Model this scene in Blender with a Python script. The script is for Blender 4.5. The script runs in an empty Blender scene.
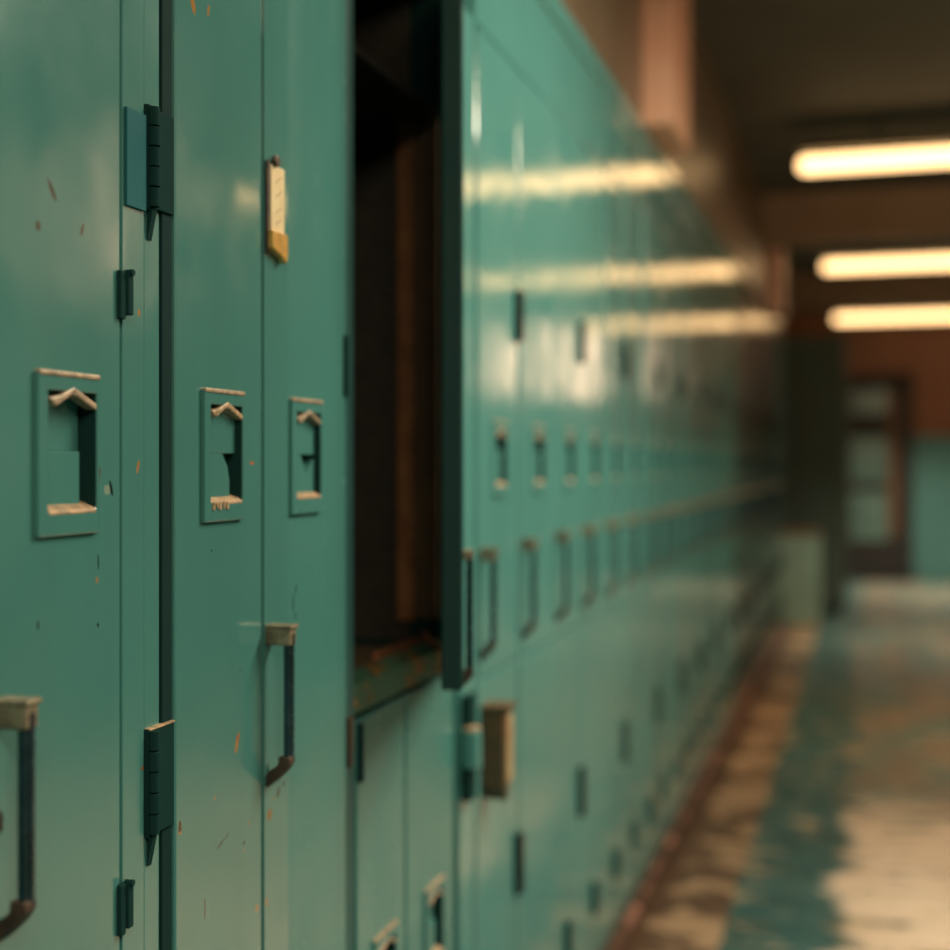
import bpy, bmesh, math, random
from mathutils import Vector, Matrix
random.seed(7)
R = math.radians
C = bpy.context.scene.collection
sc = bpy.context.scene

# ------------------------------------------------------------------ materials
class NT:
    def __init__(s, name):
        s.m = bpy.data.materials.new(name); s.m.use_nodes = True
        s.t = s.m.node_tree; s.b = s.t.nodes['Principled BSDF']
    def n(s, typ, **kw):
        k = s.t.nodes.new(typ)
        for a, v in kw.items(): setattr(k, a, v)
        return k
    def put(s, sock, v):
        if hasattr(v, 'is_output'): s.t.links.new(v, sock)
        elif isinstance(v, (tuple, list)) and len(v) == 3 and sock.type == 'RGBA': sock.default_value = (*v, 1)
        else: sock.default_value = v
    def math(s, op, a, b=0.0, clamp=False):
        k = s.n('ShaderNodeMath', operation=op, use_clamp=clamp)
        s.put(k.inputs[0], a); s.put(k.inputs[1], b); return k.outputs[0]
    def mix(s, f, a, b):
        k = s.n('ShaderNodeMix', data_type='RGBA')
        s.put(k.inputs[0], f); s.put(k.inputs[6], a); s.put(k.inputs[7], b); return k.outputs[2]
    def noise(s, vec, scale, detail=3.0, rough=.5):
        k = s.n('ShaderNodeTexNoise'); s.put(k.inputs['Vector'], vec)
        k.inputs['Scale'].default_value = scale; k.inputs['Detail'].default_value = detail
        k.inputs['Roughness'].default_value = rough; return k.outputs['Fac']
    def rng(s, v, a, b, c=0.0, d=1.0):
        k = s.n('ShaderNodeMapRange'); s.put(k.inputs[0], v)
        for i, x in enumerate((a, b, c, d)): k.inputs[i+1].default_value = x
        return k.outputs[0]
    def obj(s): return s.n('ShaderNodeTexCoord').outputs['Object']
    def wpos(s): return s.n('ShaderNodeNewGeometry').outputs['Position']
    def scale(s, v, sx, sy, sz):
        k = s.n('ShaderNodeMapping'); s.put(k.inputs[0], v); k.inputs['Scale'].default_value = (sx, sy, sz); return k.outputs[0]
    def xyz(s, v):
        k = s.n('ShaderNodeSeparateXYZ'); s.put(k.inputs[0], v); return k.outputs
    def bump(s, h, strength, dist):
        k = s.n('ShaderNodeBump'); s.put(k.inputs['Height'], h)
        k.inputs['Strength'].default_value = strength; k.inputs['Distance'].default_value = dist
        s.t.links.new(k.outputs[0], s.b.inputs['Normal'])

TEAL = (.072, .234, .210)
RUST = (.38, .19, .05); TAN = (.34, .20, .09); DARKRED = (.16, .02, .012); INK = (.012, .03, .03); PALE = (.25, .33, .26)

def paint(name, base=TEAL, chips=(), rough=.22, ior=1.5, random_chips=.0, dents=.5):
    k = NT(name); o = k.obj(); w = k.wpos()
    v = k.rng(k.noise(w, 2.3, 3), .3, .7)
    col = k.mix(v, tuple(x*.93 for x in base), tuple(min(1, x*1.06) for x in base))
    st = k.rng(k.noise(k.scale(w, 30, 30, 1.2), 1.0, 4), .45, .75)            # faint vertical run marks in the paint
    col = k.mix(k.math('MULTIPLY', st, .12), col, tuple(x*.6 for x in base))
    sp = k.rng(k.noise(w, 55, 4, .6), .76, .79)                               # scattered small scuffs
    col = k.mix(k.math('MULTIPLY', sp, .7), col, (.10, .07, .035))
    if random_chips:
        m = k.rng(k.noise(w, 22, 5, .65), .70 - random_chips, .72 - random_chips)
        col = k.mix(m, col, k.mix(k.rng(k.noise(w, 60), .4, .6), RUST, (.10, .05, .02)))
    if chips:
        wob = k.math('MULTIPLY', k.math('SUBTRACT', k.noise(o, 160, 2), .5), 1.4)
        q = k.xyz(o)
        for (cy, cz, ry, rz, ang, c) in chips:
            ca, sa = math.cos(R(ang)), math.sin(R(ang))
            dy = k.math('SUBTRACT', q[1], cy); dz = k.math('SUBTRACT', q[2], cz)
            u = k.math('ADD', k.math('MULTIPLY', dy, ca/ry), k.math('MULTIPLY', dz, sa/ry))
            t = k.math('ADD', k.math('MULTIPLY', dy, -sa/rz), k.math('MULTIPLY', dz, ca/rz))
            r2 = k.math('ADD', k.math('MULTIPLY', u, u), k.math('MULTIPLY', t, t))
            col = k.mix(k.rng(k.math('ADD', r2, wob), .85, 1.15, 1, 0), col, c)
    k.put(k.b.inputs['Base Color'], col)
    k.put(k.b.inputs['Roughness'], k.rng(k.noise(w, 9, 4), .3, .7, rough - .05, rough + .09))
    k.b.inputs['IOR'].default_value = ior
    h = k.math('ADD', k.math('MULTIPLY', k.noise(w, 5.0, 2), 1.0), k.math('MULTIPLY', k.noise(w, 260, 1), .012))
    k.bump(h, dents, .012)
    return k.m

def metal(name, c, c2=None, rough=.35, metallic=.8, sc_=40, ior=1.6, lo=.42, hi=.62):
    k = NT(name); w = k.wpos()
    col = k.mix(k.rng(k.noise(w, sc_, 5, .7), lo, hi), c, c2 or tuple(x*.6 for x in c))
    k.put(k.b.inputs['Base Color'], col); k.b.inputs['Metallic'].default_value = metallic
    k.put(k.b.inputs['Roughness'], k.rng(k.noise(w, 70, 3), .3, .7, rough - .08, rough + .12)); k.b.inputs['IOR'].default_value = ior
    return k.m

def glow(name, c, s):
    k = NT(name); k.put(k.b.inputs['Base Color'], (.8, .8, .75))
    k.put(k.b.inputs['Emission Color'], c); k.b.inputs['Emission Strength'].default_value = s
    return k.m

M = {}
M['teal'] = paint('teal locker paint')
M['far_teal'] = paint('teal locker paint of the long row', base=(.100, .310, .285), rough=.10, ior=2.3, dents=.15)
M['hinge_teal'] = paint('darker teal hinge paint', base=(.012, .125, .140), rough=.75, ior=1.3)
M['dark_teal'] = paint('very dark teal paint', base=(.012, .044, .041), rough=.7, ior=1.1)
M['shaded_stile_teal'] = paint('teal stile paint darkened as shaded', base=(.028, .10, .092), rough=.45, ior=1.4)
M['seam'] = paint('steel coloured as gap shade', base=(.010, .036, .034), rough=.7, ior=1.15)
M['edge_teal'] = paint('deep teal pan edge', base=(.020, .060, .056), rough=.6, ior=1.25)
M['shaded_locker'] = paint('locker paint darkened for dim far stretch', base=(.026, .060, .052), rough=.16, ior=1.5, dents=.15)  # light falloff down the row is put into this darker colour
M['rusty_teal'] = paint('rusting teal shelf lip', base=(.06, .16, .10), random_chips=.16, rough=.5, ior=1.45)
M['inside'] = metal('brown locker interior darkened for depth', (.045, .038, .025), (.03, .025, .018), rough=.7, metallic=0)  # darkness of the deep cell is put into this colour
M['inside_brown'] = metal('rust brown inside panel', (.17, .105, .05), (.11, .07, .032), rough=.7, metallic=0, sc_=9)
M['post'] = metal('rusted inner post', (.40, .17, .06), (.25, .10, .04), rough=.6, metallic=0, sc_=12)
M['rust'] = metal('orange rust', (.35, .11, .03), (.10, .05, .03), rough=.7, metallic=0, sc_=50)
M['worn'] = metal('worn metal edge brightened as if lit', (.56, .40, .27), (.24, .19, .13), rough=.42, metallic=.15, sc_=90)  # pale colour carries the light caught by pull rims and flaps
M['lip'] = metal('worn lip brightened as if lit', (.66, .43, .25), (.28, .20, .12), rough=.4, metallic=.1, sc_=120)  # lit look of the lower lips is put into this colour
M['cap'] = metal('tarnished nickel', (.40, .33, .22), (.20, .17, .12), rough=.4, metallic=.5, sc_=55)
M['bar'] = metal('dark blued steel bar', (.022, .062, .078), (.012, .035, .042), rough=.22, metallic=.35, sc_=20, ior=1.9)
M['foot'] = metal('brown corroded bracket', (.10, .06, .04), (.05, .035, .025), rough=.5, metallic=.3, sc_=60)
M['brass'] = metal('brass', (.72, .42, .10), (.50, .26, .06), rough=.4, metallic=.4, sc_=70)
M['cream_plate'] = metal('scratched cream card holder', (.86, .70, .40), (.80, .60, .33), rough=.45, metallic=.1, sc_=35)
M['latch_brown'] = metal('brown stained latch box', (.10, .075, .035), (.16, .08, .035), rough=.5, metallic=.1, sc_=40)
M['latch_cream'] = metal('cream stained latch face', (.50, .38, .20), (.40, .16, .07), rough=.5, metallic=0, sc_=30)
M['dark_iron'] = metal('blackened iron', (.014, .020, .017), (.022, .018, .013), rough=.6, metallic=0, ior=1.2)
M['black'] = metal('black hole', (.006, .006, .006), rough=.8, metallic=0)
M['dark_cabinet'] = metal('blackish green cabinet paint', (.070, .105, .080), (.075, .095, .070), rough=.7, metallic=0, sc_=3)
M['pale_green'] = metal('pale green enamel', (.30, .42, .31), (.24, .34, .25), rough=.5, metallic=0, sc_=5)
M['salmon'] = metal('salmon pilaster paint', (.95, .52, .34), (.90, .44, .28), rough=.45, metallic=0, sc_=3)
M['brown_wall'] = metal('olive brown upper wall paint', (.19, .13, .08), (.14, .10, .06), rough=.35, metallic=0, sc_=2)
M['beam'] = metal('brown ceiling beam paint', (.42, .28, .18), (.35, .23, .15), rough=.6, metallic=0, sc_=2)
M['ceiling'] = metal('dark olive ceiling paint', (.11, .105, .075), (.09, .085, .06), rough=.75, metallic=0, sc_=3)
M['curb'] = metal('brown chipped base curb', (.09, .055, .03), (.05, .035, .02), rough=.6, metallic=0, sc_=14)
M['curb_edge'] = metal('pink chipped curb edge', (.13, .065, .04), (.62, .27, .2), rough=.5, metallic=0, sc_=6, lo=.50, hi=.58)
M['door_wood'] = metal('brown door wood', (.16, .075, .03), (.11, .05, .02), rough=.5, metallic=0, sc_=6)
M['door_dark'] = metal('near black door frame', (.016, .012, .009), rough=.6, metallic=0)
M['pane'] = metal('grey teal door glass', (.16, .25, .21), (.10, .17, .14), rough=.2, metallic=0, sc_=2)
M['housing'] = metal('dull fixture housing', (.10, .09, .06), rough=.6, metallic=0)
M['tube_far'] = glow('warm fluorescent glow', (1.0, .61, .27), 3.7)
M['reflection_glow'] = glow('glow of unseen panes added for reflections', (1.0, .64, .42), 2.9)
M['tube_near'] = glow('overhead fluorescent glow', (1.0, .76, .48), 14.0)

def wall_two_tone(name, split, lo, hi):
    k = NT(name); w = k.wpos(); z = k.xyz(w)[2]
    n = k.rng(k.noise(w, 1.6, 4), .3, .7)
    a = k.mix(n, lo, tuple(x*.8 for x in lo)); b = k.mix(n, hi, tuple(x*.8 for x in hi))
    k.put(k.b.inputs['Base Color'], k.mix(k.math('GREATER_THAN', z, split), a, b))
    k.b.inputs['Roughness'].default_value = .45
    return k.m
M['end_wall'] = wall_two_tone('two tone end wall paint', 1.50, (.085, .22, .20), (.24, .095, .045))
M['side_wall'] = wall_two_tone('two tone side wall paint', 1.40, (.05, .10, .075), (.07, .048, .028))

def floor_mat():
    k = NT('worn painted corridor floor'); w = k.wpos(); q = k.xyz(w)
    wob = k.math('MULTIPLY', k.math('SUBTRACT', k.noise(w, 4.0, 4), .5), .03)
    x = k.math('ADD', q[0], wob)
    tan = k.mix(k.rng(k.noise(w, 3, 4), .35, .65), (.46, .30, .18), (.34, .21, .12))
    teal = k.mix(k.rng(k.noise(w, 5, 4), .35, .65), (.032, .090, .085), (.06, .145, .135))
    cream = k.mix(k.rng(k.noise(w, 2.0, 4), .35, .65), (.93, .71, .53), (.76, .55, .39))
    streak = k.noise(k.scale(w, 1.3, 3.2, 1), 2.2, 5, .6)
    # the cream carries a light pool in its colour; duller brown and teal beyond
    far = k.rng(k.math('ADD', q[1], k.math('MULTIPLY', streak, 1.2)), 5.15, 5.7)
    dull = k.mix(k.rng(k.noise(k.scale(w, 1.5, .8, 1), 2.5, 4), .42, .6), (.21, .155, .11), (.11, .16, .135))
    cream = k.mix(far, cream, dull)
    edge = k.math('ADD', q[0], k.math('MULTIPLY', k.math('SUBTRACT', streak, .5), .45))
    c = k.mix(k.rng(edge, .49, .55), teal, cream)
    c = k.mix(k.math('MULTIPLY', k.rng(k.noise(k.scale(w, 1.6, 4.6, 1), 2.0, 5, .6), .56, .63), .85), c, (.10, .10, .065))   # brown grime patches across all bands
    pat = k.math('MULTIPLY', k.rng(k.noise(k.scale(w, 2, 5, 1), 3.1, 3), .60, .64), .8)
    c = k.mix(pat, c, (.55, .40, .24))
    t = k.mix(k.math('MAXIMUM', k.math('MULTIPLY', k.rng(k.noise(k.scale(w, 1.6, 2.6, 1), 2.1, 5), .505, .545), .9), k.rng(k.math('ADD', q[0], k.math('MULTIPLY', k.math('SUBTRACT', streak, .5), .25)), .055, .075, .9, 0)), tan, (.085, .045, .028))
    c = k.mix(k.math('LESS_THAN', x, .235), c, t)
    near = k.rng(k.math('ADD', q[1], k.math('MULTIPLY', streak, .8)), 2.7, 3.3)      # unseen near floor coloured dark teal, cutting warm bounce onto the lockers
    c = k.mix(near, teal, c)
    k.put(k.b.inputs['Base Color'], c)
    k.put(k.b.inputs['Roughness'], k.rng(streak, .35, .65, .22, .5)); k.b.inputs['IOR'].default_value = 1.5
    k.bump(k.noise(k.scale(w, 1, 3, 1), 4, 3), .25, .01)
    return k.m
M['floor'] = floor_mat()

# ------------------------------------------------------------------ mesh helpers
class MB:
    def __init__(s): s.bm = bmesh.new()
    def box(s, x0, x1, y0, y1, z0, z1, bev=0.0, seg=2):
        b = bmesh.new(); bmesh.ops.create_cube(b, size=1)
        for v in b.verts:
            v.co = Vector(((x0+x1)/2 + v.co.x*(x1-x0), (y0+y1)/2 + v.co.y*(y1-y0), (z0+z1)/2 + v.co.z*(z1-z0)))
        if bev: bmesh.ops.bevel(b, geom=list(b.edges), offset=bev, segments=seg, profile=.5, affect='EDGES')
        return s.add(b)
    def add(s, b):
        me = bpy.data.meshes.new('tmp'); b.to_mesh(me); b.free(); s.bm.from_mesh(me); bpy.data.meshes.remove(me); return s
    def prism(s, pts, y0, y1, bev=0.0):            # closed profile in (x, z), run along y
        b = bmesh.new()
        a = [b.verts.new((x, y0, z)) for x, z in pts]; c = [b.verts.new((x, y1, z)) for x, z in pts]; n = len(pts)
        b.faces.new(a); b.faces.new(c[::-1])
        for i in range(n): b.faces.new((a[i], c[i], c[(i+1) % n], a[(i+1) % n]))
        bmesh.ops.recalc_face_normals(b, faces=b.faces)
        if bev: bmesh.ops.bevel(b, geom=list(b.edges), offset=bev, segments=2, profile=.5, affect='EDGES')
        return s.add(b)
    def plate(s, pts, x0, x1, bev=0.0):            # closed outline in (y, z), thickness along x
        b = bmesh.new()
        a = [b.verts.new((x0, y, z)) for y, z in pts]; c = [b.verts.new((x1, y, z)) for y, z in pts]; n = len(pts)
        b.faces.new(a); b.faces.new(c[::-1])
        for i in range(n): b.faces.new((a[i], c[i], c[(i+1) % n], a[(i+1) % n]))
        bmesh.ops.recalc_face_normals(b, faces=b.faces)
        if bev: bmesh.ops.bevel(b, geom=list(b.edges), offset=bev, segments=2, profile=.5, affect='EDGES')
        return s.add(b)
    def cyl(s, c, r, h, axis='z', seg=20, bev=0.0):
        b = bmesh.new(); bmesh.ops.create_cone(b, cap_ends=True, segments=seg, radius1=r, radius2=r, depth=h)
        if bev: bmesh.ops.bevel(b, geom=[e for e in b.edges if e.calc_face_angle(0) > .9], offset=bev, segments=2, profile=.5, affect='EDGES')
        if axis == 'x': bmesh.ops.rotate(b, verts=b.verts, matrix=Matrix.Rotation(R(90), 3, 'Y'))
        if axis == 'y': bmesh.ops.rotate(b, verts=b.verts, matrix=Matrix.Rotation(R(90), 3, 'X'))
        bmesh.ops.translate(b, verts=b.verts, vec=c)
        return s.add(b)
    def holed(s, x0, x1, y0, y1, z0, z1, h0, h1, q0, q1):   # slab with one rectangular hole (y h0..h1, z q0..q1)
        b = bmesh.new(); ys = [y0, h0, h1, y1]; zs = [z0, q0, q1, z1]
        f = [[b.verts.new((x1, y, z)) for z in zs] for y in ys]; g = [[b.verts.new((x0, y, z)) for z in zs] for y in ys]
        for i in range(3):
            for j in range(3):
                if i == 1 and j == 1: continue
                b.faces.new((f[i][j], f[i+1][j], f[i+1][j+1], f[i][j+1])); b.faces.new((g[i][j+1], g[i+1][j+1], g[i+1][j], g[i][j]))
        for i in range(3):
            b.faces.new((g[i][0], g[i+1][0], f[i+1][0], f[i][0])); b.faces.new((f[i][3], f[i+1][3], g[i+1][3], g[i][3]))
            b.faces.new((f[0][i], f[0][i+1], g[0][i+1], g[0][i])); b.faces.new((g[3][i], g[3][i+1], f[3][i+1], f[3][i]))
        b.faces.new((f[1][1], f[2][1], g[2][1], g[1][1])); b.faces.new((g[1][2], g[2][2], f[2][2], f[1][2]))
        b.faces.new((f[1][2], f[1][1], g[1][1], g[1][2])); b.faces.new((f[2][1], f[2][2], g[2][2], g[2][1]))
        bmesh.ops.recalc_face_normals(b, faces=b.faces)
        return s.add(b)
    def build(s, name, mat, parent=None, loc=(0, 0, 0), rz=0.0, bevmod=0.0):
        me = bpy.data.meshes.new(name); s.bm.to_mesh(me); s.bm.free()
        me.materials.append(mat if not isinstance(mat, str) else M[mat])
        o = bpy.data.objects.new(name, me); C.objects.link(o)
        o.location = loc; o.rotation_euler = (0, 0, rz)
        if parent: o.parent = parent
        if bevmod:
            md = o.modifiers.new('edge', 'BEVEL'); md.width = bevmod; md.segments = 2; md.limit_method = 'ANGLE'; md.angle_limit = R(40)
        return o

def tag(o, label=None, cat=None, group=None, kind=None):
    if label: o['label'] = label
    if cat: o['category'] = cat
    if group: o['group'] = group
    if kind: o['kind'] = kind
    return o
def empty(name, loc, label, cat, group=None):
    o = bpy.data.objects.new(name, None); C.objects.link(o); o.location = loc; o.empty_display_size = .1
    return tag(o, label, cat, group)

# ------------------------------------------------------------------ locker parts
# every door mesh has its origin on its left edge (y = 0 locally), front face at x = 0, local z = height above the floor
def finger_pull(door, yc, zc, teal, style=0):
    w, h = .082, .125                       # raised plate
    y0, y1, z0, z1 = yc-w/2, yc+w/2, zc-h/2, zc+h/2
    a0, a1, b0, b1 = y0+.0125, y1-.004, z0+.019, z1-.0135   # opening
    m = MB(); m.holed(-.001, .0045, y0, y1, z0, z1, a0, a1, b0, b1)
    m.build('finger_pull', teal, door, bevmod=.0013)
    d = -.016; m = MB()
    m.box(d-.002, d, a0-.002, a1+.002, b0-.002, b1+.002)
    m.box(d, -.0005, a0-.002, a0, b0, b1); m.box(d, .003, a1-.0006, a1+.0005, b0, b1)
    m.box(d, -.0005, a0, a1, b0-.002, b0); m.box(d, -.0005, a0, a1, b1, b1+.002)
    m.build('recess_cup', 'dark_teal', door)  # cup coloured very dark to carry the shade of the recess
    zm = b0 + (b1-b0)*.50
    m = MB(); q = MB()
    if style == 0:
        m.box(d, -.0110, a0, a1-.003, zm, b1); q.box(d, -.0045, a0, a1-.011, b0, zm)
    elif style == 1:
        m.box(d, -.0035, a0, a1-.001, zm, b1)
        q.plate([(a0, b0), (a1-.013, b0), (a1-.013, b0+.020), (a1-.017, b0+.034), (a1-.028, zm), (a0, zm)], d, -.0035)
    elif style == 3:
        m.box(d, -.0035, a0, a1-.004, zm, b1-.034); q.box(d, -.0045, a0, a1-.008, b0, zm)
    else:
        m.box(d, -.0035, a0, a1-.001, zm, b1)
        q.plate([(a0, b0), (a1-.001, b0), (a1-.001, zm-.004), ((a0+a1)/2+.010, zm-.021), ((a0+a1)/2-.006, zm), (a0, zm)], d, -.0035)
    m.build('upper_plate', teal, door, bevmod=.0008); q.build('lower_plate', teal, door, bevmod=.0008)
    e = MB(); e.box(-.001, .0058, y0+.0005, y1-.0005, z1-.0025, z1+.0018, .0014, 2); e.build('top_rim', 'worn', door)
    # bent chevron flap at the top of the opening
    f = MB(); ym = (a0+a1)/2 + .002; zt = b1 + .004
    f.plate([(a0+.000, zt-.010), (a0+.016, zt-.007), (ym-.002, zt), (ym+.004, zt-.002), (a1-.001, zt-.012), (a1-.001, zt-.0175), (ym+.003, zt-.0075), (ym-.004, zt-.0065), (a0+.009, zt-.0165)], -.006, .0052, .0016)
    f.build('latch_flap', 'lip' if style == 1 else 'worn', door)
    l = MB(); l.prism([(-.015, b0+.009), (.000, b0+.003), (.0046, b0+.0005), (.0050, b0-.0028), (.001, b0-.0042), (-.015, b0-.001)], a0+.0005, a1-.001, .0014)
    l.build('lower_lip', 'lip', door)
    if style == 1:                          # ragged paint drips hanging from the lip
        g = MB()
        for i, (q, ln) in enumerate(((.004, .004), (.011, .002), (.017, .004), (.025, .003), (.032, .004))):
            g.box(.0042, .0060, a0+q-.0018, a0+q+.0018, b0-.004-ln, b0, .0008)
        g.build('paint_drip', 'lip', door)

def handle(door, y, zt, zb, e=.027):
    w = .0145
    c = MB(); c.box(0, e+.002, y-w/2-.001, y+w/2+.001, zt-.0205, zt, .0025, 3)
    c.box(.001, e+.004, y-w/2-.0022, y+w/2+.0022, zt-.003, zt+.0012, .0012)
    c.build('handle_cap', 'cap', door)
    s = MB(); s.plate([(y-.0028, zt-.0195), (y+.0028, zt-.0195), (y+.0028, zt-.011), (y+.0018, zt-.0085), (y-.0018, zt-.0085), (y-.0028, zt-.011)], e+.0015, e+.0026)
    s.build('cap_slot', 'black', door)
    b = MB(); b.box(e-.0075, e-.0005, y-w/2+.002, y-.0004, zb+.016, zt-.019, .0022, 3); b.box(e-.0070, e+.0012, y-.0008, y+w/2-.001, zb+.014, zt-.019, .0026, 3)
    b.build('handle_bar', 'bar', door)
    f = MB(); f.prism([(e+.0008, zb+.019), (e+.0012, zb+.012), (e-.005, zb+.003), (e-.016, zb-.007), (.0, zb-.015), (.0, zb-.002), (e-.022, zb+.004), (e-.013, zb+.010), (e-.0118, zb+.019)], y-w/2, y+w/2, .0016)
    f.build('handle_foot', 'foot', door)

def make_door(parent, y0, y1, z0, z1, pull_y=None, pull_z=1.2265, mat='teal', x=0.0, rz=0.0, style=0, hinge_far=False, name='door'):
    W = y1 - y0; m = MB()
    if pull_y is not None:
        c = pull_y - y0; w, h = .082, .125
        m.holed(-.022, 0, 0, W, z0, z1, c-w/2+.008, c+w/2-.0025, pull_z-h/2+.013, pull_z+h/2-.008)
    else:
        m.box(-.022, 0, 0, W, z0, z1)
    if hinge_far:                             # origin on the far edge so that the leaf swings about it
        for v in m.bm.verts: v.co.y -= W
    d = m.build(name, mat, parent, (x, (y1 if hinge_far else y0), 0), rz, bevmod=.0035)
    if pull_y is not None: finger_pull(d, c - (W if hinge_far else 0), pull_z, mat if isinstance(mat, bpy.types.Material) else M[mat], style)
    return d

TOP = 2.15; BASE = .062
def body(root, y0, y1, mat='teal', depth=.42):
    m = MB()
    m.box(-depth, -.024, y0+.002, y1-.002, BASE, TOP)                          # carcass
    return m.build('locker_body', mat, root, bevmod=.002)
def frame(root, y0, y1, zs, mat='teal', top=1.925):
    # face frame between the doors: header and thin edge stiles
    m = MB(); m.box(-.024, -.002, y0+.002, y1-.002, top, TOP-.045); m.box(-.024, .006, y0+.001, y1-.001, TOP-.050, TOP, .004)
    m.build('header_rail', mat, root, bevmod=.0025); rail(root, y0, y1, mat)

def rail(root, y0, y1, mat='teal'):
    m = MB(); m.box(-.024, -.010, y0+.002, y1-.002, BASE, BASE+.034); m.build('bottom_rail', mat, root, bevmod=.002)

def hinge(root, y, z0, z1, w=.018, mat='dark_teal', x=0.0, name='hinge'):
    m = MB(); n = 3; s = (z1-z0)/n
    for i in range(n): m.cyl((x+.004, y, z0+s*(i+.5)), .0062 if i != 1 else .0056, s*.96, seg=16, bev=.0008)
    m.box(x-.001, x+.003, y-w/2, y+w/2, z0, z1, .0008)
    return m.build(name, mat, root)

# ------------------------------------------------------------------ the near lockers (full-height doors)
chipsA = [(.9375-.785, 1.2075, .0030, .0085, -14, DARKRED), (.9365-.785, 1.213, .0022, .0050, -14, RUST), (.9508-.785, 1.198, .0045, .0045, 0, PALE), (.957-.785, 1.199, .002, .007, 20, INK),
          (.9362-.785, 1.125, .0017, .0030, 0, TAN), (.938-.785, 1.139, .0010, .0065, 0, INK), (.857-.785, 1.098, .0012, .0040, 0, INK), (.9376-.785, 1.0886, .0014, .0020, 20, INK),
          (.8748-.785, 1.429, .0025, .010, 35, (.03, .045, .03)), (.915-.785, 1.405, .002, .006, -20, (.05, .06, .04)), (.857-.785, 1.399, .003, .004, 0, (.04, .05, .03))]
y0B = 1.0605
chipsB = [(1.1829-y0B, .943, .0030, .0112, -20, RUST), (1.1845-y0B, .9475, .0014, .0035, -20, (.5, .05, .01)), (1.1981-y0B, .840, .0030, .0012, 30, INK), (1.1981-y0B, .832, .0012, .0020, 0, TAN), (1.149-y0B, .8528, .0085, .0010, 22, INK),
          (1.162-y0B, .857, .0045, .0010, 40, INK), (1.2092-y0B, .857, .0025, .0014, 50, TAN), (1.216-y0B, 1.220, .0050, .0016, 0, (.45, .16, .07)), (1.0704-y0B, .8887, .0028, .0065, 0, (.07, .03, .015)), (1.0704-y0B, .884, .0030, .0015, 0, TAN),
          (1.094-y0B, 1.646, .0040, .010, 20, RUST), (1.124-y0B, 1.648, .0020, .0060, -10, RUST), (1.1894-y0B, 1.0142-.0, .0012, .0012, 0, INK), (1.137-y0B, .9, .003, .0012, 30, TAN),
          (1.2274-y0B, .7654, .0035, .0040, 0, TAN), (1.117-y0B, .80, .0014, .0100, 0, (.03, .06, .045)), (1.13-y0B, 1.137, .0012, .0010, 0, INK)]
y0C = 1.2412
chipsC = [(1.2545-y0C, .8544, .0055, .0062, 0, (.20, .13, .05)), (1.275-y0C, .872, .0030, .0060, -30, INK), (1.289-y0C, .878, .0035, .0014, 30, INK), (1.262-y0C, .869, .0025, .0016, 40, (.25, .15, .06)),
          (1.3229-y0C, 1.083, .0050, .0016, 55, INK), (1.3160-y0C, 1.068, .0013, .0110, -6, INK), (1.3215-y0C, 1.053, .0012, .0050, 28, INK), (1.2475-y0C, .765, .0028, .0050, 0, (.25, .17, .07)), (1.25-y0C, .90, .0015, .010, -10, INK)]
chipsF = [(1.0003, 1.2166, .0022, .0060, -20, TAN), (1.0084, .9569, .0045, .0016, 0, (.3, .12, .05)), (1.002, 1.349, .0020, .0030, 0, RUST)]
M['paintA'] = paint('teal door paint with red and pale chips', chips=chipsA, rough=.16, ior=1.7, dents=.3)
M['paintB'] = paint('teal door paint with orange drip', chips=chipsB, rough=.11, ior=1.85, dents=.2)
M['paint_strip'] = paint('teal folded edge paint', chips=chipsC, rough=.11, ior=1.85, dents=.2)
M['paintC'] = paint('teal door paint with tan patches', chips=chipsC)
M['paintF'] = paint('teal frame paint with small chips', chips=chipsF, rough=.16, ior=1.7, dents=.3)

DZ0, DZ1 = BASE+.04, 1.92
G1 = 'single-door lockers at the near end of the row'
# locker 0: the one before, for the most part beyond the left edge
L = empty('metal_locker', (0, 0, 0), 'teal single-door metal locker standing nearest of all, mostly cut off by the left edge', 'locker', G1)
body(L, .52, .778); frame(L, .52, .778, None)
d = make_door(L, .526, .774, DZ0, DZ1, .650); handle(d, .03, 1.052, .890)

L = empty('metal_locker', (0, 0, 0), 'teal single-door metal locker at far left with a red chip beside its recessed finger pull', 'locker', G1)
body(L, .780, 1.040); frame(L, .780, 1.040, None)
d = make_door(L, .785, .9725, DZ0, DZ1, .8925, mat=M['paintA'], style=0)
handle(d, .024, 1.051, .890)
m = MB(); m.box(0, .012, .004, .016, .958, .974, .003); m.build('lock_stud', 'foot', d)
m = MB(); m.box(-.024, -.001, .9755, 1.0105, BASE+.04, 1.92, .001); m.box(-.024, -.003, 1.0135, 1.0395, BASE+.04, 1.92, .001)
m.build('side_stile', M['paintF'], L)
m = MB(); m.box(-.30, -.0008, 1.0402, 1.0578, BASE, TOP-.01, .001); m.build('gap_shade_post', 'seam', L)  # flush dark strip standing in for the shaded gap between lockers
m = MB(); m.box(-.001, .0018, .9785, 1.0095, 1.437, 1.520, .0005); m.build('hinge_plate', 'hinge_teal', L)
def knuckled(root, z0, z1, yk=1.018, dark='dark_teal'):
    m = MB(); n = 5; s = (z1-z0)/n
    for i in range(n): m.cyl((.0035, yk+.001, z0+s*(i+.5)), .0058 if i % 2 else .0052, s*.94, seg=16, bev=.0007)
    m.box(-.004, .0015, yk-.005, yk+.006, z0-.002, z1+.001)
    m.prism([(-.002, z0-.028), (.004, z0), (-.002, z0)], yk-.001, yk+.006)
    return m.build('hinge_knuckle', 'dark_teal', root)
knuckled(L, 1.442, 1.530); knuckled(L, .897, .988)
m = MB(); m.box(-.012, .0018, 1.023, 1.0570, .896, .9885, .001); m.build('hinge_leaf', 'dark_teal', L)
m = MB(); m.box(-.012, .0018, 1.023, 1.0570, 1.442, 1.5295, .001); m.build('hinge_leaf', 'dark_teal', L)
m = MB(); m.box(-.006, .0030, 1.014, 1.0572, .9875, .9895, .0008); m.build('hinge_cap', 'lip', L)
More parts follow.
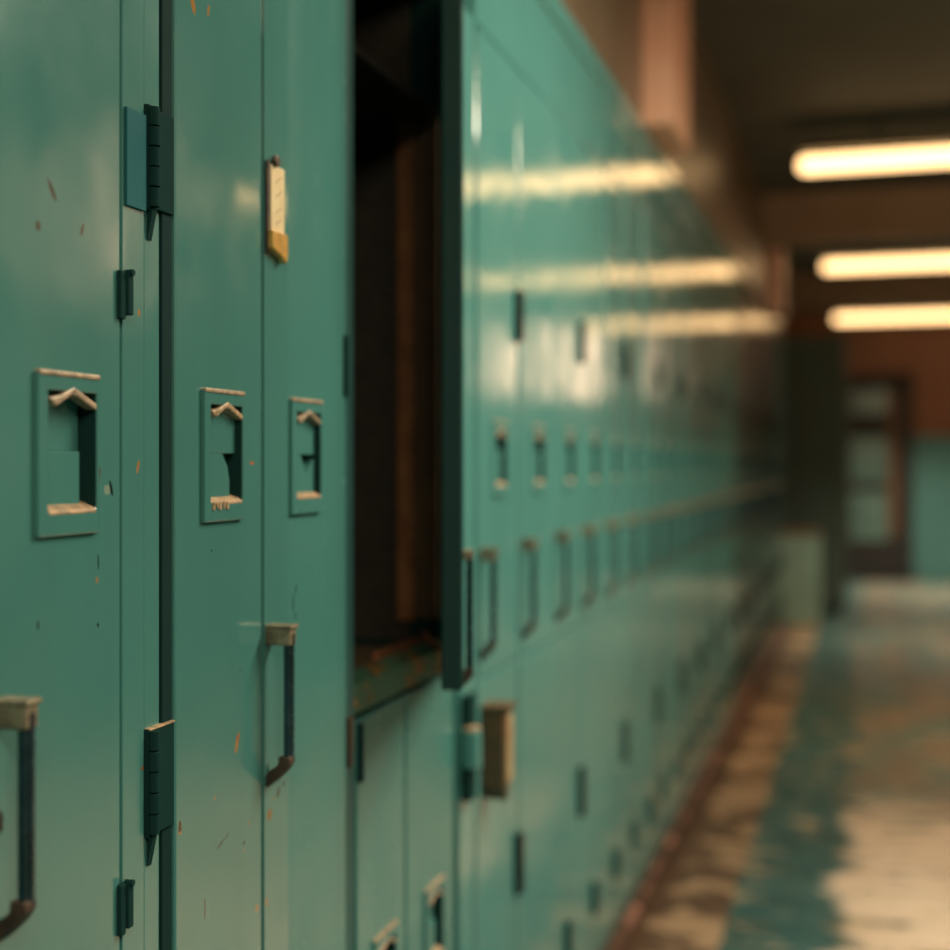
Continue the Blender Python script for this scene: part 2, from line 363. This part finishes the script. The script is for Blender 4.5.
for z0, z1 in ((1.340, 1.3805), (.826, .869)):
    m = MB(); m.box(-.004, .0042, .9655, .9735, z0, z1, .0012); m.box(-.004, .0065, .9735, .9820, z0+.004, z1-.001, .0015)
    m.cyl((.005, .977, z1-.001), .0028, .008, 'x', 12); m.build('latch_tab', 'dark_teal', L)

L = empty('metal_locker', (0, 0, 0), 'teal single-door metal locker with an orange rust drip on its door, second from left', 'locker', G1)
body(L, 1.058, 1.2395); frame(L, 1.058, 1.2395, None)
d = make_door(L, y0B, 1.2400, DZ0, DZ1, 1.1500, mat=M['paintB'], style=1, x=.0, rz=0)

L = empty('metal_locker', (0, 0, 0), 'teal metal locker with a cream card holder and bar handle, beside the open locker', 'locker', G1)
body(L, 1.241, 1.504); frame(L, 1.241, 1.504, None)
d = make_door(L, y0C, 1.4690, DZ0, DZ1, 1.3450, mat=M['paintC'], style=2, x=0)
m = MB(); m.box(-.0005, .0012, .0005, 1.3005-y0C, DZ0+.002, 1.918, .0006); m.build('folded_edge', M['paint_strip'], L, (.0, y0C, 0))
handle(d, .0115, 1.052, .898)
m = MB(); m.box(.0016, .0065, .007, .039, 1.440, 1.530, .0012)
m.build('card_holder', 'cream_plate', d)
m = MB(); m.box(.0016, .0050, .0015, .0075, 1.437, 1.533, .001); m.build('card_holder_shade', 'foot', d)  # dark strip standing in for the holder's shadow on its left
m = MB(); m.plate([(.003, 1.461), (.039, 1.461), (.040, 1.440), (.037, 1.430), (.025, 1.436), (.003, 1.442)], .0016, .0105, .0016); m.build('brass_catch', 'brass', d)
m = MB(); m.cyl((.0075, .015, 1.534), .006, .006, 'x', 14, .001); m.build('catch_screw', 'foot', d)
m = MB()
for z in (1.512, 1.497, 1.480, 1.468):
    m.plate([(.017, z), (.031, z+.008), (.031, z+.0086), (.017, z+.0006)], .0062, .0068)
m.build('scratch', 'foot', d)
m = MB(); m.box(-.024, -.003, 1.4715, 1.5030, BASE+.04, 1.92, .006, 4); m.build('side_stile', 'shaded_stile_teal', L)  # darker teal stands for shading along the rolled edge
m = MB(); m.box(-.002, .004, 1.458, 1.4685, 1.300, 1.372, .001); m.build('hinge', 'dark_teal', L)
m = MB(); m.box(-.002, .004, 1.470, 1.4800, .855, .915, .001); m.build('hinge', 'foot', L)

# ------------------------------------------------------------------ the open locker over two small doors
L = empty('metal_locker', (0, 0, 0), 'open teal metal locker with a dark rusty inside and its narrow door swung out', 'locker')
Y0, Y1, ZS = 1.5060, 1.920, .945
m = MB(); D = -.42
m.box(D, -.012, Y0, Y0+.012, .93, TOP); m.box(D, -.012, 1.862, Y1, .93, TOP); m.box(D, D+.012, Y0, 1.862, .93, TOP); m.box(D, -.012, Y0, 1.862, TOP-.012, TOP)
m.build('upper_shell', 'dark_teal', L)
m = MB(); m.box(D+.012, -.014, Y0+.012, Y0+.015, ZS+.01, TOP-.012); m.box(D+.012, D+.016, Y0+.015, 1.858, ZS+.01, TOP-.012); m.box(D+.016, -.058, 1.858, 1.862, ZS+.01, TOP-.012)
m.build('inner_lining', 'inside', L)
m = MB(); m.box(-.050, -.014, 1.8575, 1.862, .99, 1.73); m.build('inner_panel', 'inside_brown', L)
m = MB(); m.box(-.075, -.050, 1.848, 1.8618, .985, 1.73, .002); m.build('inner_post', 'post', L)
m = MB(); m.box(D+.016, -.014, Y0+.015, 1.857, 1.731, 1.743); m.build('upper_shelf', 'inside', L)
m = MB(); m.box(D, -.030, Y0, 1.862, .930, ZS, .001); m.build('lower_shelf', 'inside_brown', L)
m = MB(); m.prism([(-.030, ZS-.02), (-.030, ZS+.012), (-.022, ZS+.014), (-.006, ZS+.002), (-.004, .912), (-.012, .910)], Y0+.001, 1.862, .0015); m.build('shelf_lip', 'rusty_teal', L)
m = MB(); m.box(-.036, -.029, Y0+.14, 1.860, ZS+.008, ZS+.022, .002); m.box(-.13, -.125, Y0+.02, 1.70, ZS+.004, ZS+.010); m.build('rust_ridge', 'rust', L)
m = MB(); m.box(-.024, -.004, 1.864, 1.9185, .91, 1.92); m.build('side_stile', 'teal', L)
m = MB(); m.box(D, -.026, Y0, Y1, BASE, .928); m.build('lower_body', 'teal', L)
m = MB(); m.box(-.022, -.002, Y0+.001, Y1-.002, 1.925, TOP, .003); m.build('header_rail', 'teal', L); rail(L, Y0, Y1)
for a, b in ((1.5090, 1.6850), (1.6910, 1.9030)):
    d = make_door(L, a, b, DZ0, .904, (a+b)/2+.005, .552, mat='teal', x=-.003, style=0)
m = MB(); m.box(-.004, .004, 1.5095, 1.5165, .828, .900, .001); m.build('hinge', 'dark_teal', L)
# the swung-out upper door: origin on its hinge edge, leaf pointing back towards the camera
ang = R(-17.2); dy = .325
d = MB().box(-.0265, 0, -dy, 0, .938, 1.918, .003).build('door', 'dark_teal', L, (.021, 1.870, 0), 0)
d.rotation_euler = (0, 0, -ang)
m = MB(); m.box(.004, .0125, -dy+.004, -dy+.016, .962, 1.106, .003, 3); m.build('handle_bar', 'bar', d)
m = MB(); m.box(0, .0130, -dy+.003, -dy+.017, 1.100, 1.112, .002); m.build('handle_cap', 'cap', d)
m = MB(); m.prism([(.0128, .966), (.0128, .956), (.004, .945), (0, .943), (0, .958), (.004, .966)], -dy+.004, -dy+.016, .001); m.build('handle_foot', 'foot', d)
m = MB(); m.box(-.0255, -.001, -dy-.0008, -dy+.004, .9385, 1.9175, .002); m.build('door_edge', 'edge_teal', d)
m = MB(); m.box(-.001, .0008, -dy+.003, -.003, .941, 1.915); m.build('door_face', 'teal', d)
for z in (1.50, 1.40): hinge(L, 1.890, z-.012, z+.012, .020, x=.0)

# ------------------------------------------------------------------ the long row of two-tier lockers
PW = .265; F0 = 2.011; SPL = .872
def first_far(label, group, y0, idx):
    L = empty('metal_locker', (0, y0, 0), label, 'locker', group)
    pair = idx % 2            # hinges sit on the boundary every two doors
    mt = 'far_teal'
    body(L, 0, PW, mt); frame(L, 0, PW, None, mt)
    d = make_door(L, .006, PW-.006, SPL+.001, 1.920, PW/2, mat=mt, style=3)
    handle(d, .020, 1.083, .915, .024)
    d2 = make_door(L, .006, PW-.006, DZ0, SPL-.001, None, mat=mt)
    m = MB(); m.box(0, .010, PW*.38, PW*.38+.026, .205, .275, .001); m.build('hinge', 'dark_teal', d2)
    return L
protos = {}
def copy_tree(o, parent=None):
    c = o.copy(); C.objects.link(c); c.parent = parent
    for ch in list(o.children): copy_tree(ch, c)
    return c
def add_hinges(L):
    for z0, z1 in ((1.435, 1.525), (.460, .565)):
        m = MB(); m.box(-.001, .011, PW-.030, PW-.0025, z0, z1, .002); m.build('hinge', 'dark_iron', L)
ords = ['first', 'second', 'third', 'fourth', 'fifth', 'sixth', 'seventh', 'eighth']
GR = 'two-tier lockers of the long row'
darks = {}; N = 29
plain = None; hinged = None
for i in range(N):
    y = F0 + PW*i
    lab = ('teal two-tier metal locker, %s past the swung-out open door' % ords[i]) if i < 8 else 'blurred teal two-tier metal locker beyond the eighth one past the open door'
    if i == 0: lab = 'teal two-tier metal locker with a brown latch box, first past the swung-out open door'
    if i == 0:
        plain = first_far(lab, GR, y, 0); L = plain
        hinged = copy_tree(plain); add_hinges(hinged)
    elif i == 1:
        L = copy_tree(plain)
    else:
        L = copy_tree(hinged if i % 2 == 0 else plain)
    L.location = (0, y, 0); L['label'] = lab; L['group'] = GR
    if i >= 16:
        L['label'] = 'two-tier metal locker in the dim far stretch of the row, coloured dark for shade'
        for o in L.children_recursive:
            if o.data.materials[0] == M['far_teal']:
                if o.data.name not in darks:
                    darks[o.data.name] = o.data.copy(); darks[o.data.name].materials[0] = M['shaded_locker']
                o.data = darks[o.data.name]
    for ch in L.children:                 # sprung doors, each a little out of true
        if ch.name.startswith('door') and i: ch.rotation_euler = (0, random.uniform(-.0015, .0015), R(random.uniform(-1.1, .8)))
    if i == 0: first = L
# turn the first one into a hinged one too, with its latch box and wide stile
for o in list(hinged.children_recursive): bpy.data.objects.remove(o)
bpy.data.objects.remove(hinged)
add_hinges(first)
m = MB(); m.box(-.024, -.002, 1.927-F0, -.003, BASE, 1.925); m.box(-.42, -.024, 1.922-F0, 0, BASE, TOP); m.build('side_stile', 'far_teal', first)
m = MB(); m.box(-.001, .012, -.076, -.038, .700, .862, .002); m.build('strap_hinge', 'dark_teal', first)
m = MB(); m.cyl((.013, -.070, .781), .016, .058, seg=20, bev=.003); m.build('hinge_barrel', 'far_teal', first)
m = MB(); m.cyl((.013, -.070, .812), .0145, .006, seg=20, bev=.002); m.build('hinge_ring', 'lip', first)
m = MB(); m.plate([(.030, .822), (.070, .822), (.070, .700), (.052, .672), (.030, .700)], 0, .038, .003); m.build('latch_box', 'latch_brown', first)
m = MB(); m.box(.0375, .0425, .036, .068, .705, .812, .002); m.build('latch_face', 'latch_cream', first)
m = MB(); m.box(-.002, .046, .024, .078, .820, .830, .002); m.build('latch_lid', 'latch_brown', first)
YE = F0 + PW*N

# ------------------------------------------------------------------ the setting
def st(name, mb, mat, **k): return tag(mb.build(name, mat, **k), kind='structure')
XR = 2.9; ZC = 2.80; YB = -3.0; YW = 14.3; XL = -.45
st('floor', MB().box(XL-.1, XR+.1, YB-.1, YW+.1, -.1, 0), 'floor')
st('ceiling', MB().box(XL-.1, XR+.1, YB-.1, YW+.1, ZC, ZC+.1), 'ceiling')
st('wall_left', MB().box(XL-.1, XL, YB, YW, 0, ZC), 'brown_wall')
st('wall_left_soffit', MB().box(XL, -.012, YB, YE, TOP+.002, ZC), 'brown_wall')
st('wall_right', MB().box(XR, XR+.1, YB, YW, 0, ZC), 'side_wall')
st('wall_front', MB().box(XL-.1, XR+.1, YB-.1, YB, 0, ZC), 'side_wall')
st('wall_back', MB().box(XL-.1, XR+.1, YW, YW+.1, 0, ZC), 'end_wall')
m = MB(); m.box(XL, .004, .50, YE, 0, BASE-.008); st('baseboard_left', m, 'curb')
m = MB()
y = .5
while y < YE:
    l = random.uniform(.12, .5)
    m.box(-.001, .014+random.uniform(0, .006), y, min(y+l, YE), BASE-.022, BASE-.006, .003); y += l + random.uniform(.0, .05)
st('trim_1', m, 'curb_edge')
# salmon pilasters above the lockers, ceiling beams
n = 2
for (a, b) in ((3.66, 4.04), (8.35, 8.80)):
    st('trim_%d' % n, MB().box(-.012, .075, a, b, TOP+.012, ZC, .004), 'salmon'); n += 1
for (a, b) in ((3.9, 4.2), (8.0, 8.35)):
    st('trim_%d' % n, MB().box(XR-.10, XR, a, b, 0, ZC, .004), 'salmon'); n += 1
for (a, b) in ((7.95, 8.20), (11.3, 11.55)):
    st('trim_%d' % n, MB().box(-.05, XR, a, b, 2.52, ZC), 'beam'); n += 1

# unseen high windows, added to put pale reflections into the glossy doors
def reflection_window(nm, wall, a0, a1, z0, z1):
    fm = MB(); pm = MB(); q = .05
    def bx(mb, u0, u1, v0, v1, d0, d1):
        if wall == 'end': mb.box(u0, u1, YW-d1, YW-d0, v0, v1, .003)
        else: mb.box(XR-d1, XR-d0, u0, u1, v0, v1, .003)
    bx(fm, a0-q, a0, z0-q, z1+q, 0, .05); bx(fm, a1, a1+q, z0-q, z1+q, 0, .05); bx(fm, a0-q, a1+q, z0-q, z0, 0, .05); bx(fm, a0-q, a1+q, z1, z1+q, 0, .05)
    o = fm.build(nm, 'door_dark'); tag(o, kind='structure')
    bx(pm, a0, a1, z0, z1, .005, .02); pm.build('pane', 'reflection_glow', o)
reflection_window('reflection_window_1', 'end', 2.28, 2.80, 1.93, 2.66)
reflection_window('reflection_window_2', 'right', 12.3, 13.7, 1.93, 2.66)
reflection_window('reflection_window_3', 'right', 5.15, 5.75, 2.05, 2.74)

# end door
dm = MB(); X0, X1 = .30, 1.02
dm.box(X0, X0+.09, YW-.06, YW, 0, 2.12, .004); dm.box(X1-.13, X1, YW-.06, YW, 0, 2.12, .004); dm.box(X0, X1, YW-.06, YW, 2.04, 2.14, .004)
fr = dm.build('door_1', 'door_dark'); tag(fr, kind='structure')
m = MB(); m.box(X0+.09, X1-.13, YW-.045, YW-.005, .02, 2.04); m.build('door_leaf', 'door_dark', fr)
m = MB(); m.box(X1-.24, X1-.15, YW-.058, YW-.040, .45, 1.95, .004); m.build('door_stile', 'door_wood', fr)
for z0, z1 in ((1.02, 1.50), (.42, .92), (1.72, 1.98)):
    m = MB(); m.box(X0+.10, X1-.25, YW-.053, YW-.043, z0, z1, .003); m.build('pane', 'pane', fr)

# ------------------------------------------------------------------ things at the far end
cb = empty('storage_cabinet', (.05, 11.4, 0), 'tall blackish cabinet at the end of the locker row', 'cabinet')
m = MB(); m.box(-.43, .36, -.3, .3, .05, 2.26, .008); m.box(-.40, .32, -.26, .26, 0, .05); m.build('cabinet_body', 'dark_cabinet', cb)
for a, b in ((-.42, -.045), (-.035, .35)):
    d = MB().box(a, b, -.318, -.301, .08, 2.22, .004).build('door', 'dark_cabinet', cb)
    m = MB(); m.cyl(((b-.05) if a < -.3 else (a+.05), -.33, 1.15), .01, .14, seg=12); m.build('door_handle', 'pane', d)
m = MB(); m.box(-.17, .17, -.17, .17, .03, .685, .012); m.box(-.14, .14, -.14, .14, 0, .03)
for z in (.2, .34, .48): m.box(-.165, .165, -.174, -.168, z, z+.008)
bx = m.build('floor_bin', 'pale_green', loc=(.065, 10.3, 0))
tag(bx, 'low pale green metal box on the floor in front of the dark cabinet', 'box')
m = MB(); m.box(-.178, .178, -.178, .178, .686, .706, .006); m.build('lid', 'door_wood', bx)

# ceiling lights: housing, rounded diffuser and the lamp inside
def lightfix(y, x0, x1, mat, power, col, label, z=2.60):
    L = empty('ceiling_light', ((x0+x1)/2, y, z), label, 'light', 'transverse fluorescent ceiling lights'); h = (x1-x0)/2
    m = MB(); m.box(-h, h, -.07, .07, .050, .075, .006)
    for s in (-1, 1): m.cyl((s*h*.7, 0, (ZC-z+.075)/2), .012, ZC-z-.075, seg=12)
    m.build('housing', 'housing', L)
    b = MB(); bm = b.bm
    # lozenge-section diffuser with rounded ends
    bb = bmesh.new(); bmesh.ops.create_cube(bb, size=1)
    for v in bb.verts: v.co = Vector((v.co.x*2*h, v.co.y*.085, v.co.z*.074))
    bmesh.ops.bevel(bb, geom=list(bb.edges), offset=.034, segments=5, profile=.5, affect='EDGES'); b.add(bb)
    b.build('diffuser', mat, L)
    ld = bpy.data.lights.new('lamp', 'AREA'); ld.shape = 'RECTANGLE'; ld.size = 2*h; ld.size_y = .14; ld.energy = power; ld.color = col
    ld.spread = R(180 if mat == 'tube_near' else 95)
    lo = bpy.data.objects.new('lamp', ld); C.objects.link(lo); lo.parent = L; lo.location = (0, 0, -.055)
    return L
WARM = (1, .70, .40)
NEAR = (1, .90, .70)
lightfix(6.30, .28, 2.60, 'tube_far', 15, WARM, 'glowing fluorescent ceiling light, the highest and nearest of the three bars in the picture')
lightfix(9.60, .28, 2.30, 'tube_far', 26, NEAR, 'glowing fluorescent ceiling light, the middle of the three bars in the picture')
lightfix(13.1, .27, 2.30, 'tube_far', 44, NEAR, 'glowing fluorescent ceiling light, the lowest bar, just before the end wall')
lightfix(2.35, .75, 2.35, 'tube_near', 82, NEAR, 'fluorescent ceiling light overhead beside the open locker, above the picture')
lightfix(-.60, .75, 2.35, 'tube_near', 42, NEAR, 'fluorescent ceiling light overhead behind the viewer')

# ------------------------------------------------------------------ world and camera
wd = bpy.data.worlds.new('World'); sc.world = wd; wd.use_nodes = True
wd.node_tree.nodes['Background'].inputs[0].default_value = (.6, .55, .4, 1); wd.node_tree.nodes['Background'].inputs[1].default_value = .05
cd = bpy.data.cameras.new('camera'); cd.sensor_width = 36; cd.lens = 50; cd.shift_y = -12/950
cd.clip_start = .02; cd.dof.use_dof = True; cd.dof.focus_distance = 1.17; cd.dof.aperture_fstop = 2.2
co = bpy.data.objects.new('camera', cd); C.objects.link(co); co.location = (.6, 0, 1.22); co.rotation_euler = (R(90), 0, R(16.67)); sc.camera = co
sc.view_settings.view_transform = 'Standard'; sc.view_settings.look = 'None'; sc.view_settings.exposure = 0; sc.view_settings.gamma = 1; sc.view_settings.use_curve_mapping = False
sc.cycles.use_denoising = True; sc.cycles.max_bounces = 8; sc.cycles.sample_clamp_indirect = 6
